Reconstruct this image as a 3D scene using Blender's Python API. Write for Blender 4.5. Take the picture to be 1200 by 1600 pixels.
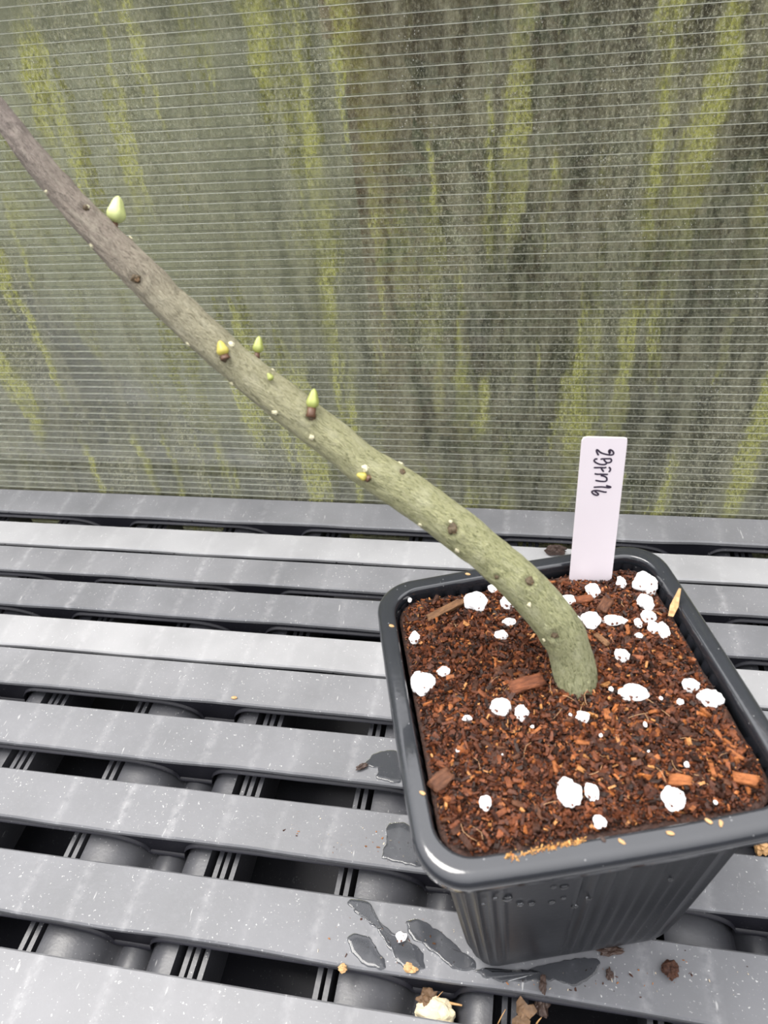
import bpy, bmesh, math, random
import numpy as np
from mathutils import Vector, Matrix, noise

for o in list(bpy.data.objects):
    bpy.data.objects.remove(o)
SC = bpy.context.scene
COL = SC.collection
rng = random.Random(7)

# ------------------------------------------------------------------ camera
F = 1175.83                                  # focal length in px of the 1200x1600 frame
ROT = np.array([[0.98172807, 0.16768529, -0.08995354],      # right
                [0.0412352, -0.64895505, -0.7597085],       # down
                [-0.18576774, 0.74211791, -0.64401192]])    # forward
CAM = np.array([0.0, 0.0, 0.2695])
cd = bpy.data.cameras.new('camera')
cd.sensor_fit = 'VERTICAL'; cd.sensor_height = 36.0; cd.lens = F / 1600 * 36.0
cd.clip_start = 0.005; cd.clip_end = 100
cam = bpy.data.objects.new('camera', cd); COL.objects.link(cam)
mw = Matrix.Identity(4)
for i in range(3):
    mw[i][0] = ROT[0][i]; mw[i][1] = -ROT[1][i]; mw[i][2] = -ROT[2][i]; mw[i][3] = CAM[i]
cam.matrix_world = mw
cd.dof.use_dof = True; cd.dof.focus_distance = 0.29; cd.dof.aperture_fstop = 24.0
SC.camera = cam

# ------------------------------------------------------------------ world, sun, exposure
W = bpy.data.worlds.new('overcast_sky'); SC.world = W; W.use_nodes = True
nt = W.node_tree; nt.nodes.clear()
wo = nt.nodes.new('ShaderNodeOutputWorld'); bg = nt.nodes.new('ShaderNodeBackground')
tc = nt.nodes.new('ShaderNodeTexCoord'); sp = nt.nodes.new('ShaderNodeSeparateXYZ')
rp = nt.nodes.new('ShaderNodeValToRGB')
rp.color_ramp.elements[0].position = 0.49; rp.color_ramp.elements[0].color = (0.05, 0.05, 0.05, 1)      # ground
rp.color_ramp.elements[1].position = 1.0; rp.color_ramp.elements[1].color = (1.0, 0.99, 1.0, 1)           # zenith
e_ = rp.color_ramp.elements.new(0.51); e_.color = (0.33, 0.335, 0.345, 1)                                # horizon
mr = nt.nodes.new('ShaderNodeMath'); mr.operation = 'MULTIPLY_ADD'; mr.inputs[1].default_value = 0.5; mr.inputs[2].default_value = 0.5
nt.links.new(tc.outputs['Generated'], sp.inputs[0]); nt.links.new(sp.outputs['Z'], mr.inputs[0]); nt.links.new(mr.outputs[0], rp.inputs[0])
nt.links.new(rp.outputs[0], bg.inputs[0]); bg.inputs[1].default_value = 2.9
nt.links.new(bg.outputs[0], wo.inputs[0])
sd = bpy.data.lights.new('sun', 'SUN'); sd.energy = 3.3; sd.angle = math.radians(30); sd.color = (1.0, 0.96, 0.9)
sun = bpy.data.objects.new('sun', sd); COL.objects.link(sun)
sun.rotation_euler = Vector((0.40, -0.06, -1.0)).to_track_quat('-Z', 'Y').to_euler()
SC.view_settings.view_transform = 'Standard'; SC.view_settings.look = 'None'
SC.view_settings.exposure = 0.42; SC.view_settings.gamma = 1.0
SC.view_settings.use_curve_mapping = False
SC.cycles.max_bounces = 10; SC.cycles.transparent_max_bounces = 24

# ------------------------------------------------------------------ helpers
def ray(u, w):
    return ROT.T @ np.array([(u - 600) / F, (w - 800) / F, 1.0])
def un(u, w, z=0.0):                         # photo point -> the real point at height z
    r = ray(u, w); return Vector(CAM + (z - CAM[2]) / r[2] * r)
def und(u, w, d):                            # photo point -> the real point at depth d
    return Vector(CAM + d * ray(u, w))
def proj(p):
    q = ROT @ (np.array(p) - CAM); return 600 + F * q[0] / q[2], 800 + F * q[1] / q[2], q[2]

def tag(o, label=None, cat=None, group=None, kind=None):
    if label: o['label'] = label
    if cat: o['category'] = cat
    if group: o['group'] = group
    if kind: o['kind'] = kind
    return o
def empty(name, loc, rz=0.0):
    o = bpy.data.objects.new(name, None); o.empty_display_size = 0.01
    o.location = loc; o.rotation_euler = (0, 0, rz); COL.objects.link(o); return o
def link(name, me, mat, parent=None, smooth=True):
    if mat is not None and not me.materials: me.materials.append(mat)
    if smooth: me.shade_smooth()
    o = bpy.data.objects.new(name, me); COL.objects.link(o)
    if parent is not None: o.parent = parent
    return o
def mesh(name, vs, fs):
    me = bpy.data.meshes.new(name); me.from_pydata([tuple(v) for v in vs], [], fs); me.update(); return me
def obj(name, vs, fs, mat, parent=None, smooth=True):
    return link(name, mesh(name, vs, fs), mat, parent, smooth)
def box(vs, fs, x0, x1, y0, y1, z0, z1):
    b = len(vs)
    vs += [(x0, y0, z0), (x1, y0, z0), (x1, y1, z0), (x0, y1, z0), (x0, y0, z1), (x1, y0, z1), (x1, y1, z1), (x0, y1, z1)]
    fs += [tuple(b + i for i in f) for f in ((0, 3, 2, 1), (4, 5, 6, 7), (0, 1, 5, 4), (1, 2, 6, 5), (2, 3, 7, 6), (3, 0, 4, 7))]
def loft(rings, closed=True, cap=True):
    vs = [v for r in rings for v in r]; n = len(rings[0]); fs = []
    for i in range(len(rings) - 1):
        for j in range(n if closed else n - 1):
            k = (j + 1) % n
            fs.append((i * n + j, i * n + k, (i + 1) * n + k, (i + 1) * n + j))
    if cap and closed:
        fs.append(tuple(reversed(range(n)))); fs.append(tuple((len(rings) - 1) * n + j for j in range(n)))
    return vs, fs
def tube(path, rad, n=10, cap=True):
    """tube along a list of Vectors"""
    rings = []; up = Vector((0.13, 0.31, 0.94)).normalized()
    for i, p in enumerate(path):
        t = (path[min(i + 1, len(path) - 1)] - path[max(i - 1, 0)]).normalized()
        a = t.cross(up).normalized(); b = a.cross(t)
        r = rad[i] if hasattr(rad, '__len__') else rad
        rings.append([p + (a * math.cos(2 * math.pi * k / n) + b * math.sin(2 * math.pi * k / n)) * r for k in range(n)])
    return loft(rings, True, cap)
def smooth_by_angle(me, ang=40):
    me.shade_smooth()
    bm = bmesh.new(); bm.from_mesh(me)
    for e in bm.edges:
        if len(e.link_faces) == 2 and e.calc_face_angle(0) > math.radians(ang): e.smooth = False
    bm.to_mesh(me); bm.free()

# ------------------------------------------------------------------ materials
class N:
    def __init__(self, name):
        self.m = bpy.data.materials.new(name); self.m.use_nodes = True
        self.t = self.m.node_tree; self.t.nodes.clear()
        self.out = self.t.nodes.new('ShaderNodeOutputMaterial')
    def n(self, typ, **kw):
        nd = self.t.nodes.new(typ)
        for k, v in kw.items():
            if k.startswith('_'): setattr(nd, k[1:], v)
            else: self.set(nd, k.replace('__', ' '), v)
        return nd
    def set(self, nd, k, v):
        s = nd.inputs[int(k[1:])] if k[0] == 'i' and k[1:].isdigit() else nd.inputs[k]
        if isinstance(v, bpy.types.NodeSocket): self.t.links.new(v, s)
        elif isinstance(v, bpy.types.Node): self.t.links.new(v.outputs[0], s)
        else: s.default_value = v
    def coord(self, scale=(1, 1, 1), rot=(0, 0, 0)):
        c = self.n('ShaderNodeTexCoord'); mp = self.n('ShaderNodeMapping', Vector=c.outputs['Object'], Scale=scale, Rotation=rot)
        return mp.outputs[0]
    def noise(self, scale, detail=4, rough=0.55, vec=None, sc=(1, 1, 1), dist=0.0):
        return self.n('ShaderNodeTexNoise', Vector=vec or self.coord(sc), Scale=scale, Detail=detail, Roughness=rough, Distortion=dist).outputs[0]
    def voro(self, scale, sc=(1, 1, 1), feature='F1', out='Distance', rand=1.0):
        v = self.n('ShaderNodeTexVoronoi', _feature=feature, Vector=self.coord(sc), Scale=scale, Randomness=rand); return v.outputs[out]
    def ramp(self, fac, stops, interp='LINEAR'):
        r = self.n('ShaderNodeValToRGB'); self.set(r, 'Fac', fac); cr = r.color_ramp; cr.interpolation = interp
        while len(cr.elements) < len(stops): cr.elements.new(0.5)
        for e, (p, c) in zip(cr.elements, stops):
            e.position = p; e.color = (c, c, c, 1) if not hasattr(c, '__len__') else (*c, 1)
        return r.outputs[0]
    def mix(self, fac, a, b, mode='MIX'):
        m = self.n('ShaderNodeMix', _data_type='RGBA', _blend_type=mode)
        self.set(m, 'i0', fac)
        for i, v in ((6, a), (7, b)):
            if isinstance(v, tuple): v = (*v, 1) if len(v) == 3 else v
            self.set(m, 'i%d' % i, v)
        return m.outputs[2]
    def math(self, op, a, b=0.0, clamp=False):
        m = self.n('ShaderNodeMath', _operation=op, _use_clamp=clamp); self.set(m, 'i0', a); self.set(m, 'i1', b); return m.outputs[0]
    def bump(self, h, strength=0.3, dist=0.001, normal=None):
        b = self.n('ShaderNodeBump', Height=h, Strength=strength, Distance=dist)
        if normal is not None: self.set(b, 'Normal', normal)
        return b.outputs[0]
    def pbr(self, **kw):
        p = self.n('ShaderNodeBsdfPrincipled')
        for k, v in kw.items():
            k = k.replace('__', ' ')
            if isinstance(v, tuple) and len(v) == 3: v = (*v, 1)
            self.set(p, k, v)
        return p
    def done(self, sh):
        self.t.links.new(sh.outputs[0] if isinstance(sh, bpy.types.Node) else sh, self.out.inputs[0]); return self.m

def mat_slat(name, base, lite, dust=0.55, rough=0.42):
    m = N(name)
    a = m.noise(30, 3, 0.5); b = m.noise(420, 3, 0.6)
    col = m.mix(m.ramp(a, [(0.3, 0.0), (0.7, 1.0)]), base, lite)
    col = m.mix(m.math('MULTIPLY', m.ramp(b, [(0.5, 0), (0.75, 1)]), 0.12), col, tuple(min(1, c * 1.5) for c in lite))
    # pale dried specks and short scratches
    v = m.ramp(m.noise(1050, 2, 0.5), [(0.675, 0), (0.73, 1)])
    keep = m.ramp(m.noise(60, 2), [(0.40, 0.15), (0.58, 1)])
    s = m.ramp(m.noise(620, 2, 0.5, vec=m.coord((1, 0.18, 1), (0, 0, 0.6))), [(0.72, 0), (0.78, 1)])
    sp = m.math('MULTIPLY', m.math('MAXIMUM', m.math('MULTIPLY', v, keep), m.math('MULTIPLY', s, 0.7)), dust)
    col = m.mix(sp, col, (0.66, 0.66, 0.64))
    wear = m.n('ShaderNodeAttribute', _attribute_name='wear').outputs['Fac']
    col = m.mix(m.math('MULTIPLY', m.math('MULTIPLY', wear, m.ramp(m.noise(300, 3, 0.6), [(0.35, 0.0), (0.65, 1)])), 0.26), col, (0.5, 0.5, 0.51))
    col = m.mix(m.math('MULTIPLY', m.n('ShaderNodeAttribute', _attribute_name='dust').outputs['Fac'], m.ramp(a, [(0.2, 0.7), (0.6, 1.0)])), col, (0.44, 0.44, 0.445))  # lightens whole slats: reflected sky painted into the base colour
    r = m.math('ADD', rough, m.math('MULTIPLY', a, 0.2))
    nb = m.bump(m.noise(900, 3), 0.12, 0.0004)
    return m.done(m.pbr(Base__Color=col, Roughness=r, Normal=nb, Specular__IOR__Level=0.5))
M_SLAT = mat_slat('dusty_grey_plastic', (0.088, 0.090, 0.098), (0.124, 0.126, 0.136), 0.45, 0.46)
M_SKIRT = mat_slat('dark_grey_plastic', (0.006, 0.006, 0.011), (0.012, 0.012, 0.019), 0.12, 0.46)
M_BAR = mat_slat('grey_plastic_bar', (0.030, 0.031, 0.037), (0.055, 0.056, 0.063), 0.3, 0.28)

def mat_pot(name, base, rough, spec=0.5, coat=0.0):
    m = N(name)
    a = m.noise(70, 4)
    col = m.mix(a, base, tuple(c * 1.5 for c in base))
    v = m.ramp(m.voro(330), [(0.04, 1), (0.09, 0)])
    col = m.mix(m.math('MULTIPLY', v, 0.22), col, (0.5, 0.5, 0.5))
    nb = m.bump(m.noise(600, 2), 0.10, 0.0004)
    return m.done(m.pbr(Base__Color=col, Roughness=m.math('ADD', rough, m.math('MULTIPLY', a, 0.08)), Normal=nb, Specular__IOR__Level=spec, Coat__Weight=coat, Coat__Roughness=0.05))
M_RIM = mat_pot('black_plastic_rim', (0.014, 0.0155, 0.019), 0.12, 0.5, 0.5)
M_POT = mat_pot('black_plastic_pot', (0.009, 0.010, 0.013), 0.3)

def mat_chip(name):
    m = N(name)
    at = m.n('ShaderNodeAttribute', _attribute_name='tint')
    g = m.noise(900, 4, 0.65)
    col = m.mix(m.ramp(g, [(0.3, 0), (0.75, 1)]), m.mix(1.0, at.outputs['Color'], (0.5, 0.45, 0.42), 'MULTIPLY'), m.mix(1.0, at.outputs['Color'], (1.35, 1.25, 1.15), 'MULTIPLY'))
    nb = m.bump(m.noise(1500, 3), 0.5, 0.0005)
    return m.done(m.pbr(Base__Color=col, Roughness=0.5, Normal=nb, Specular__IOR__Level=0.22))
M_CHIP = mat_chip('bark_fragments')
m = N('damp_coir')
M_SOIL = m.done(m.pbr(Base__Color=m.ramp(m.noise(700, 5, 0.7), [(0.3, (0.014, 0.006, 0.004)), (0.7, (0.06, 0.022, 0.012))]), Roughness=0.75,
                      Normal=m.bump(m.noise(900, 4), 0.8, 0.001)))
def mat_bark(name, dark, light):
    m = N(name)
    g = m.noise(260, 5, 0.7, sc=(1, 4, 4)); 
    return m.done(m.pbr(Base__Color=m.ramp(g, [(0.3, dark), (0.72, light)]), Roughness=0.55, Specular__IOR__Level=0.25, Normal=m.bump(g, 0.8, 0.001)))
M_BARK = [mat_bark('red_bark', (0.05, 0.014, 0.007), (0.26, 0.085, 0.032)),
          mat_bark('brown_bark', (0.035, 0.013, 0.008), (0.15, 0.062, 0.030)),
          mat_bark('dark_bark', (0.018, 0.008, 0.006), (0.085, 0.034, 0.018)),
          mat_bark('orange_bark', (0.12, 0.035, 0.010), (0.42, 0.15, 0.05))]
M_CHUNK = mat_bark('chunk_bark', (0.045, 0.014, 0.008), (0.24, 0.082, 0.035))
M_STRIP = mat_bark('strip_bark', (0.06, 0.027, 0.013), (0.25, 0.13, 0.060))
m = N('perlite')
pits = m.math('MULTIPLY', m.ramp(m.voro(620), [(0.24, 1), (0.32, 0)]), m.ramp(m.noise(210, 2), [(0.46, 0), (0.52, 1)]))
M_PERL = m.done(m.pbr(Base__Color=m.mix(pits, (0.93, 0.92, 0.92), (0.10, 0.04, 0.025)), Roughness=0.9,
                      Normal=m.bump(m.noise(700, 4), 0.35, 0.001)))

# stem: colour runs with its own age, green at the base and grey-brown at the old end
m = N('cutting_bark')
al = m.n('ShaderNodeAttribute', _attribute_name='along').outputs['Fac']
c1 = m.ramp(al, [(0.0, (0.39, 0.395, 0.23)), (0.30, (0.48, 0.48, 0.25)), (0.55, (0.50, 0.485, 0.275)), (0.72, (0.42, 0.385, 0.265)), (0.85, (0.36, 0.30, 0.245)), (1.0, (0.31, 0.255, 0.225))])
c2 = m.ramp(al, [(0.0, (0.070, 0.090, 0.024)), (0.35, (0.095, 0.112, 0.022)), (0.62, (0.11, 0.105, 0.034)), (0.8, (0.060, 0.044, 0.028)), (1.0, (0.05, 0.037, 0.031))])
c3 = m.ramp(al, [(0.0, (0.50, 0.51, 0.33)), (0.5, (0.62, 0.61, 0.40)), (1.0, (0.52, 0.45, 0.39))])
# lengthwise wrinkle coordinates stored on the skin (u round, v along)
uvn = m.n('ShaderNodeAttribute', _attribute_name='skin').outputs['Vector']
mp = m.n('ShaderNodeMapping', Vector=uvn, Scale=(1, 0.5, 1)).outputs[0]
w1 = m.noise(5.2, 6, 0.7, vec=mp, dist=1.2); w2 = m.noise(15.0, 4, 0.65, vec=mp); w3 = m.noise(1.1, 3, 0.5, vec=uvn)
col = m.mix(m.ramp(w1, [(0.31, 0), (0.53, 1)]), c2, c1)
col = m.mix(m.math('MULTIPLY', m.ramp(w2, [(0.5, 0), (0.7, 1)]), 0.7), col, c3)
col = m.mix(m.math('MULTIPLY', m.ramp(w3, [(0.52, 0), (0.7, 1)]), 0.5), col, c3)
M_STEM = m.done(m.pbr(Base__Color=col, Roughness=0.6, Specular__IOR__Level=0.35, Subsurface__Weight=0.0,
                      Normal=m.bump(m.math('ADD', w1, m.math('MULTIPLY', w2, 0.6)), 1.0, 0.0028)))
def plain(name, c, rough=0.5, spec=0.5, var=0.25, sc=300, bump=0.3):
    m = N(name); g = m.noise(sc, 4, 0.6)
    return m.done(m.pbr(Base__Color=m.mix(g, tuple(x * (1 - var) for x in c), tuple(min(1, x * (1 + var)) for x in c)), Roughness=rough, Specular__IOR__Level=spec,
                        Normal=m.bump(g, bump, 0.0005)))
M_BUD = plain('bud_green', (0.26, 0.29, 0.075), 0.42)
M_BUDT = plain('bud_tip', (0.38, 0.42, 0.17), 0.42)
M_STALK = plain('bud_stalk_brown', (0.085, 0.038, 0.018), 0.5, var=0.5)
M_SCAR = plain('leaf_scar', (0.060, 0.040, 0.018), 0.7, var=0.6, sc=900)
M_WART = plain('pale_lenticel', (0.46, 0.43, 0.29), 0.7, var=0.2)
M_YBUD = plain('yellow_bud', (0.34, 0.29, 0.055), 0.42)
M_TAG = plain('white_label_plastic', (0.53, 0.485, 0.52), 0.36, var=0.03, sc=60, bump=0.05)
M_INK = plain('violet_black_ink', (0.022, 0.014, 0.03), 0.35, var=0.4, sc=500)
M_STRAW = plain('dry_straw', (0.42, 0.24, 0.10), 0.6, var=0.45, sc=500)
M_HUSK = plain('pale_husk', (0.40, 0.24, 0.105), 0.6, var=0.4, sc=500)
M_STONE = plain('cream_stone', (0.62, 0.54, 0.37), 0.85, var=0.3, sc=350, bump=0.8)
M_PEBBLE = plain('ochre_pebble', (0.26, 0.22, 0.115), 0.8, var=0.4, sc=400, bump=0.8)
M_CRUMB = plain('dark_compost', (0.035, 0.018, 0.012), 0.6, var=0.7, sc=700, bump=0.8)
M_WOOD = plain('weathered_wood_chip', (0.12, 0.068, 0.034), 0.7, var=0.95, sc=190, bump=0.8)
M_FLOOR = plain('dark_earth', (0.03, 0.03, 0.032), 0.9, var=0.5, sc=9)
m = N('water')
fr = m.n('ShaderNodeFresnel', IOR=1.33); tr = m.n('ShaderNodeBsdfTransparent', Color=(0.50, 0.51, 0.53, 1)); gl = m.n('ShaderNodeBsdfGlossy', Roughness=0.10, Color=(1, 1, 1, 1))
M_WATER = m.done(m.n('ShaderNodeMixShader', i0=m.math('MULTIPLY', fr, 1.3), i1=tr, i2=gl))
m = N('water_drop')
fr = m.n('ShaderNodeFresnel', IOR=1.33); tr = m.n('ShaderNodeBsdfTransparent', Color=(0.82, 0.83, 0.85, 1)); gl = m.n('ShaderNodeBsdfGlossy', Roughness=0.02)
M_DROP = m.done(m.n('ShaderNodeMixShader', i0=m.math('MULTIPLY', fr, 2.0), i1=tr, i2=gl))

# clear twin-wall sheet with algae grown in vertical runs
def mat_panel(name, cover, streak_gain):
    m = N(name)
    # every cell of the sheet carries its own slightly shifted growth
    c0 = m.n('ShaderNodeTexCoord').outputs['Object']; sx = m.n('ShaderNodeSeparateXYZ', Vector=c0)
    cell = m.math('FLOOR', m.math('DIVIDE', m.math('ADD', sx.outputs[2], 0.0285), 0.00425))
    wn = m.n('ShaderNodeTexWhiteNoise', _noise_dimensions='1D', W=cell).outputs[0]
    xx = m.math('ADD', sx.outputs[0], m.math('MULTIPLY', m.math('SUBTRACT', wn, 0.5), 0.0028))
    base = m.n('ShaderNodeCombineXYZ', X=xx, Y=sx.outputs[1], Z=sx.outputs[2]).outputs[0]
    def V(zs): return m.n('ShaderNodeMapping', Vector=base, Scale=(1, 1, zs)).outputs[0]
    big = m.noise(9.0, 3, 0.5, vec=V(0.3))
    run = m.noise(80, 5, 0.6, vec=V(0.10), dist=0.5)
    run2 = m.noise(120, 5, 0.7, vec=V(0.16), dist=0.4)
    patch = m.noise(20, 3, 0.55, vec=V(0.6))
    fine = m.noise(640, 4, 0.8, vec=V(0.8))
    spk = m.math('MULTIPLY', m.ramp(m.noise(950, 3, 0.8, vec=V(0.7)), [(0.52, 0), (0.58, 1)]), m.ramp(patch, [(0.35, 0.35), (0.6, 1)]))
    yel = m.math('MULTIPLY', m.math('MULTIPLY', m.ramp(run, [(0.53, 0), (0.585, 1)]), m.ramp(fine, [(0.36, 0.1), (0.52, 1)])), m.ramp(patch, [(0.40, 0.15), (0.52, 1)]))
    grey = m.math('MULTIPLY', m.ramp(run2, [(0.42, 0), (0.60, 1)]), m.ramp(fine, [(0.34, 0.2), (0.62, 1)]))
    edge = m.n('ShaderNodeMapRange', _interpolation_type='SMOOTHSTEP', Value=m.math('ADD', sx.outputs[0], m.math('MULTIPLY', big, 0.12)), From__Min=-0.20, From__Max=0.03, To__Min=0.12, To__Max=1.0).outputs[0]
    film = m.math('MULTIPLY', m.ramp(big, [(0.3, 0.55), (0.7, 0.85)]), edge)
    colr = m.mix(m.ramp(big, [(0.35, 0), (0.65, 1)]), (0.15, 0.16, 0.105), (0.21, 0.20, 0.15))
    colr = m.mix(m.ramp(run2, [(0.36, 0.85), (0.52, 0)]), colr, (0.05, 0.053, 0.04))
    colr = m.mix(m.math('MULTIPLY', grey, 0.8), colr, (0.66, 0.65, 0.48))
    colr = m.mix(m.math('MULTIPLY', yel, streak_gain), colr, (0.68, 0.69, 0.22))
    colr = m.mix(m.math('MULTIPLY', spk, 0.85), colr, (0.86, 0.85, 0.66))
    colr = m.mix(m.math('MULTIPLY', m.ramp(m.noise(520, 4, 0.75, vec=V(0.45)), [(0.38, 1), (0.48, 0)]), 0.7), colr, (0.045, 0.048, 0.036))
    # beads of condensation and lime spots
    dots = m.math('MULTIPLY', m.ramp(m.voro(700, (1, 1, 0.8)), [(0.12, 1), (0.22, 0)]), m.ramp(m.noise(70, 3), [(0.48, 0), (0.58, 1)]))
    colr = m.mix(dots, colr, (0.9, 0.9, 0.84))
    op = m.math('MULTIPLY', m.math('MAXIMUM', m.math('MAXIMUM', film, m.math('MULTIPLY', grey, 0.8)), m.math('MAXIMUM', m.math('MAXIMUM', yel, m.math('MULTIPLY', spk, 0.8)), dots)), cover)
    dif = m.n('ShaderNodeBsdfDiffuse', Color=colr); trl = m.n('ShaderNodeBsdfTranslucent', Color=colr)
    alg = m.n('ShaderNodeMixShader', i0=0.45, i1=dif, i2=trl)
    fr = m.n('ShaderNodeFresnel', IOR=1.5); gl = m.n('ShaderNodeBsdfGlossy', Roughness=0.12)
    cl = m.n('ShaderNodeMixShader', i0=m.math('MULTIPLY', fr, 0.8), i1=m.n('ShaderNodeBsdfTransparent', Color=(0.93, 0.94, 0.92, 1)), i2=gl)
    return m.done(m.n('ShaderNodeMixShader', i0=op, i1=cl, i2=alg))
M_PAN_F = mat_panel('clear_sheet_front', 0.42, 0.9)
M_PAN_B = mat_panel('clear_sheet_back', 0.88, 1.0)
m = N('clear_rib')
fr = m.n('ShaderNodeFresnel', IOR=1.5); gl = m.n('ShaderNodeBsdfGlossy', Roughness=0.18, Color=(1, 1, 1, 1))
cl = m.n('ShaderNodeMixShader', i0=m.math('ADD', fr, 0.08), i1=m.n('ShaderNodeBsdfTransparent', Color=(0.97, 0.975, 0.955, 1)), i2=gl)
g = m.noise(300, 3, 0.6, sc=(1, 1, 1))
wd = m.n('ShaderNodeMixShader', i0=0.5, i1=m.n('ShaderNodeBsdfDiffuse', Color=(0.82, 0.83, 0.76, 1)), i2=m.n('ShaderNodeBsdfTranslucent', Color=(0.88, 0.89, 0.82, 1)))
M_RIB = m.done(m.n('ShaderNodeMixShader', i0=m.math('MULTIPLY', m.ramp(g, [(0.3, 0.45), (0.7, 0.9)]), m.ramp(m.noise(16, 3, 0.6, sc=(1, 1, 1)), [(0.35, 0.5), (0.65, 1)])), i1=cl, i2=wd))

m = N('clear_web')
g = m.noise(500, 3, 0.6); fr = m.n('ShaderNodeFresnel', IOR=1.35)
wd = m.n('ShaderNodeMixShader', i0=0.5, i1=m.n('ShaderNodeBsdfDiffuse', Color=(0.62, 0.62, 0.52, 1)), i2=m.n('ShaderNodeBsdfTranslucent', Color=(0.7, 0.7, 0.6, 1)))
cl = m.n('ShaderNodeMixShader', i0=m.math('MULTIPLY', fr, 0.6), i1=m.n('ShaderNodeBsdfTransparent', Color=(0.97, 0.975, 0.955, 1)), i2=m.n('ShaderNodeBsdfGlossy', Roughness=0.15))
M_WEB = m.done(m.n('ShaderNodeMixShader', i0=m.ramp(g, [(0.35, 0.12), (0.7, 0.42)]), i1=cl, i2=wd))

# ------------------------------------------------------------------ setting
vs, fs = [], []; box(vs, fs, -3, 3, -1.5, 4, -0.75, -0.70)
tag(obj('floor', vs, fs, M_FLOOR, smooth=False), kind='structure')

YW = 0.3185; TH = 0.0042; PITCH = 0.00425; ZT = 0.33; XA, XB = -0.75, 0.55
wall = empty('wall_back', (0, YW, 0)); tag(wall, kind='structure')
vs, fs = [], []; box(vs, fs, XA, XB, 0, 0.0004, -0.03, ZT)
obj('front_sheet', vs, fs, M_PAN_F, wall, False)
vs, fs = [], []; box(vs, fs, XA, XB, TH - 0.0004, TH, -0.03, ZT)
obj('back_sheet', vs, fs, M_PAN_B, wall, False)
vs, fs = [], []; box(vs, fs, XA, XB, -0.00010, 0.00055, -0.00013, 0.00013); box(vs, fs, XA, XB, TH - 0.0009, TH - 0.0003, -0.00013, 0.00013)
nl = len(fs); k = len(vs); vs += [(XA, 0.0005, 0), (XB, 0.0005, 0), (XB, TH - 0.0006, 0), (XA, TH - 0.0006, 0)]; fs.append((k, k + 1, k + 2, k + 3))
rib = mesh('rib', vs, fs); rib.materials.append(M_RIB); rib.materials.append(M_WEB); rib.polygons[nl].material_index = 1
k = 0; z = -0.0285
while z < ZT:
    o = link('rib', rib, None, wall, False); o.location = (0, 0, z); z += PITCH

# things dimly seen through the sheet
m_lawn = plain('pale_gravel', (0.19, 0.195, 0.14), 0.9, var=0.3, sc=14)
vs, fs = [], []; 
sec = [(0.42, -0.70), (0.42, -0.34), (0.95, -0.34), (1.35, 0.10), (1.5, 0.75), (1.6, -0.70)]
vs, fs = loft([[(x, y, z) for y, z in sec] for x in (-3.0, 3.0)], True, True)
tag(obj('ground', vs, fs, m_lawn, smooth=False), kind='structure')
m_hedge = plain('hedge_leaf', (0.07, 0.10, 0.03), 0.5, var=0.6, sc=40)
vs, fs = [], []
for i in range(5200):
    x = rng.uniform(-0.10, 0.75); z = rng.uniform(-0.33, 0.62); y = rng.uniform(0.50, 0.68)
    if z > 0.09 and (-0.16 < x < -0.01 or 0.05 < x < 0.15) and rng.random() < 0.9: continue
    s = rng.uniform(0.008, 0.02); c = Vector((x, y, z))
    a = Vector((rng.gauss(0, 1), rng.gauss(0, 1), rng.gauss(0, 1))).normalized(); b = a.orthogonal().normalized()
    n_ = a.cross(b) * s * 0.18; k = len(vs)
    vs += [c - a * s, c + b * s * 0.45 + n_, c + a * s, c - b * s * 0.45 + n_]; fs.append((k, k + 1, k + 2, k + 3))
vs2, fs2 = [], []
hedge = obj('hedge', vs, fs, m_hedge, None, False)
tag(hedge, 'dark green hedge dimly seen through the ribbed clear panel', 'hedge', kind='stuff')
m_board = plain('brown_board', (0.42, 0.25, 0.15), 0.8, var=0.35, sc=30)
fence = empty('board_fence', (0.2, 0.76, -0.34)); tag(fence, 'brown board fence dimly seen behind the algae stained clear panel', 'fence')
for i in range(9):
    vs, fs = [], []; x = -0.38 + i * 0.135; box(vs, fs, x, x + 0.128, 0, 0.018, 0.0, 1.2)
    obj('board', vs, fs, m_board, fence, False)
vs, fs = [], []; box(vs, fs, -0.4, 0.86, 0.018, 0.05, 0.5, 0.57); obj('rail', vs, fs, m_board, fence, False)
m_pale = plain('pale_stone', (0.85, 0.82, 0.68), 0.9, var=0.12, sc=12)
q_ = [un(-420, 490, -0.32), un(118, 500, -0.32), un(150, 790, -0.32), un(-520, 800, -0.32)]
vs = [p.copy() for p in q_] + [p - Vector((0, 0, 0.03)) for p in q_]
tag(obj('paving_slab', vs, [(3, 2, 1, 0), (4, 5, 6, 7), (0, 1, 5, 4), (1, 2, 6, 5), (2, 3, 7, 6), (3, 0, 4, 7)], m_pale, None, False), 'pale paving slab dimly seen through the lower left of the clear panel', 'paving slab')

# ------------------------------------------------------------------ slatted bench
XL, XR = -0.44, 0.30
VAL = [-0.447, -0.342, -0.238, -0.1325, -0.0235, 0.083, 0.188, 0.293]
SL = [(0.2978, 0.3176), (0.2707, 0.2885), (0.2505, 0.2682), (0.2262, 0.2446), (0.2005, 0.2192), (0.1790, 0.1989),
      (0.1491, 0.1699), (0.1176, 0.1379), (0.0843, 0.1058), (0.0505, 0.0734), (0.0175, 0.0405)]
bench = empty('slatted_bench', (0, 0, -0.03))
tag(bench, 'dark grey plastic slatted staging with long dusty slats under the pot', 'bench')
BZ = 0.03   # child z offset (bench origin is at z = -0.03)
def near_valley(x):
    v = min(VAL, key=lambda q: abs(q - x)); return x - v
def sag_at(si, x):
    d = near_valley(x + si * 0.0037 * 0.3)
    return 0.00045 * math.cos(2 * math.pi * d / 0.1065) + 0.0004 * noise.noise(Vector((x * 25, si * 3.1, 0)))
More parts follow.
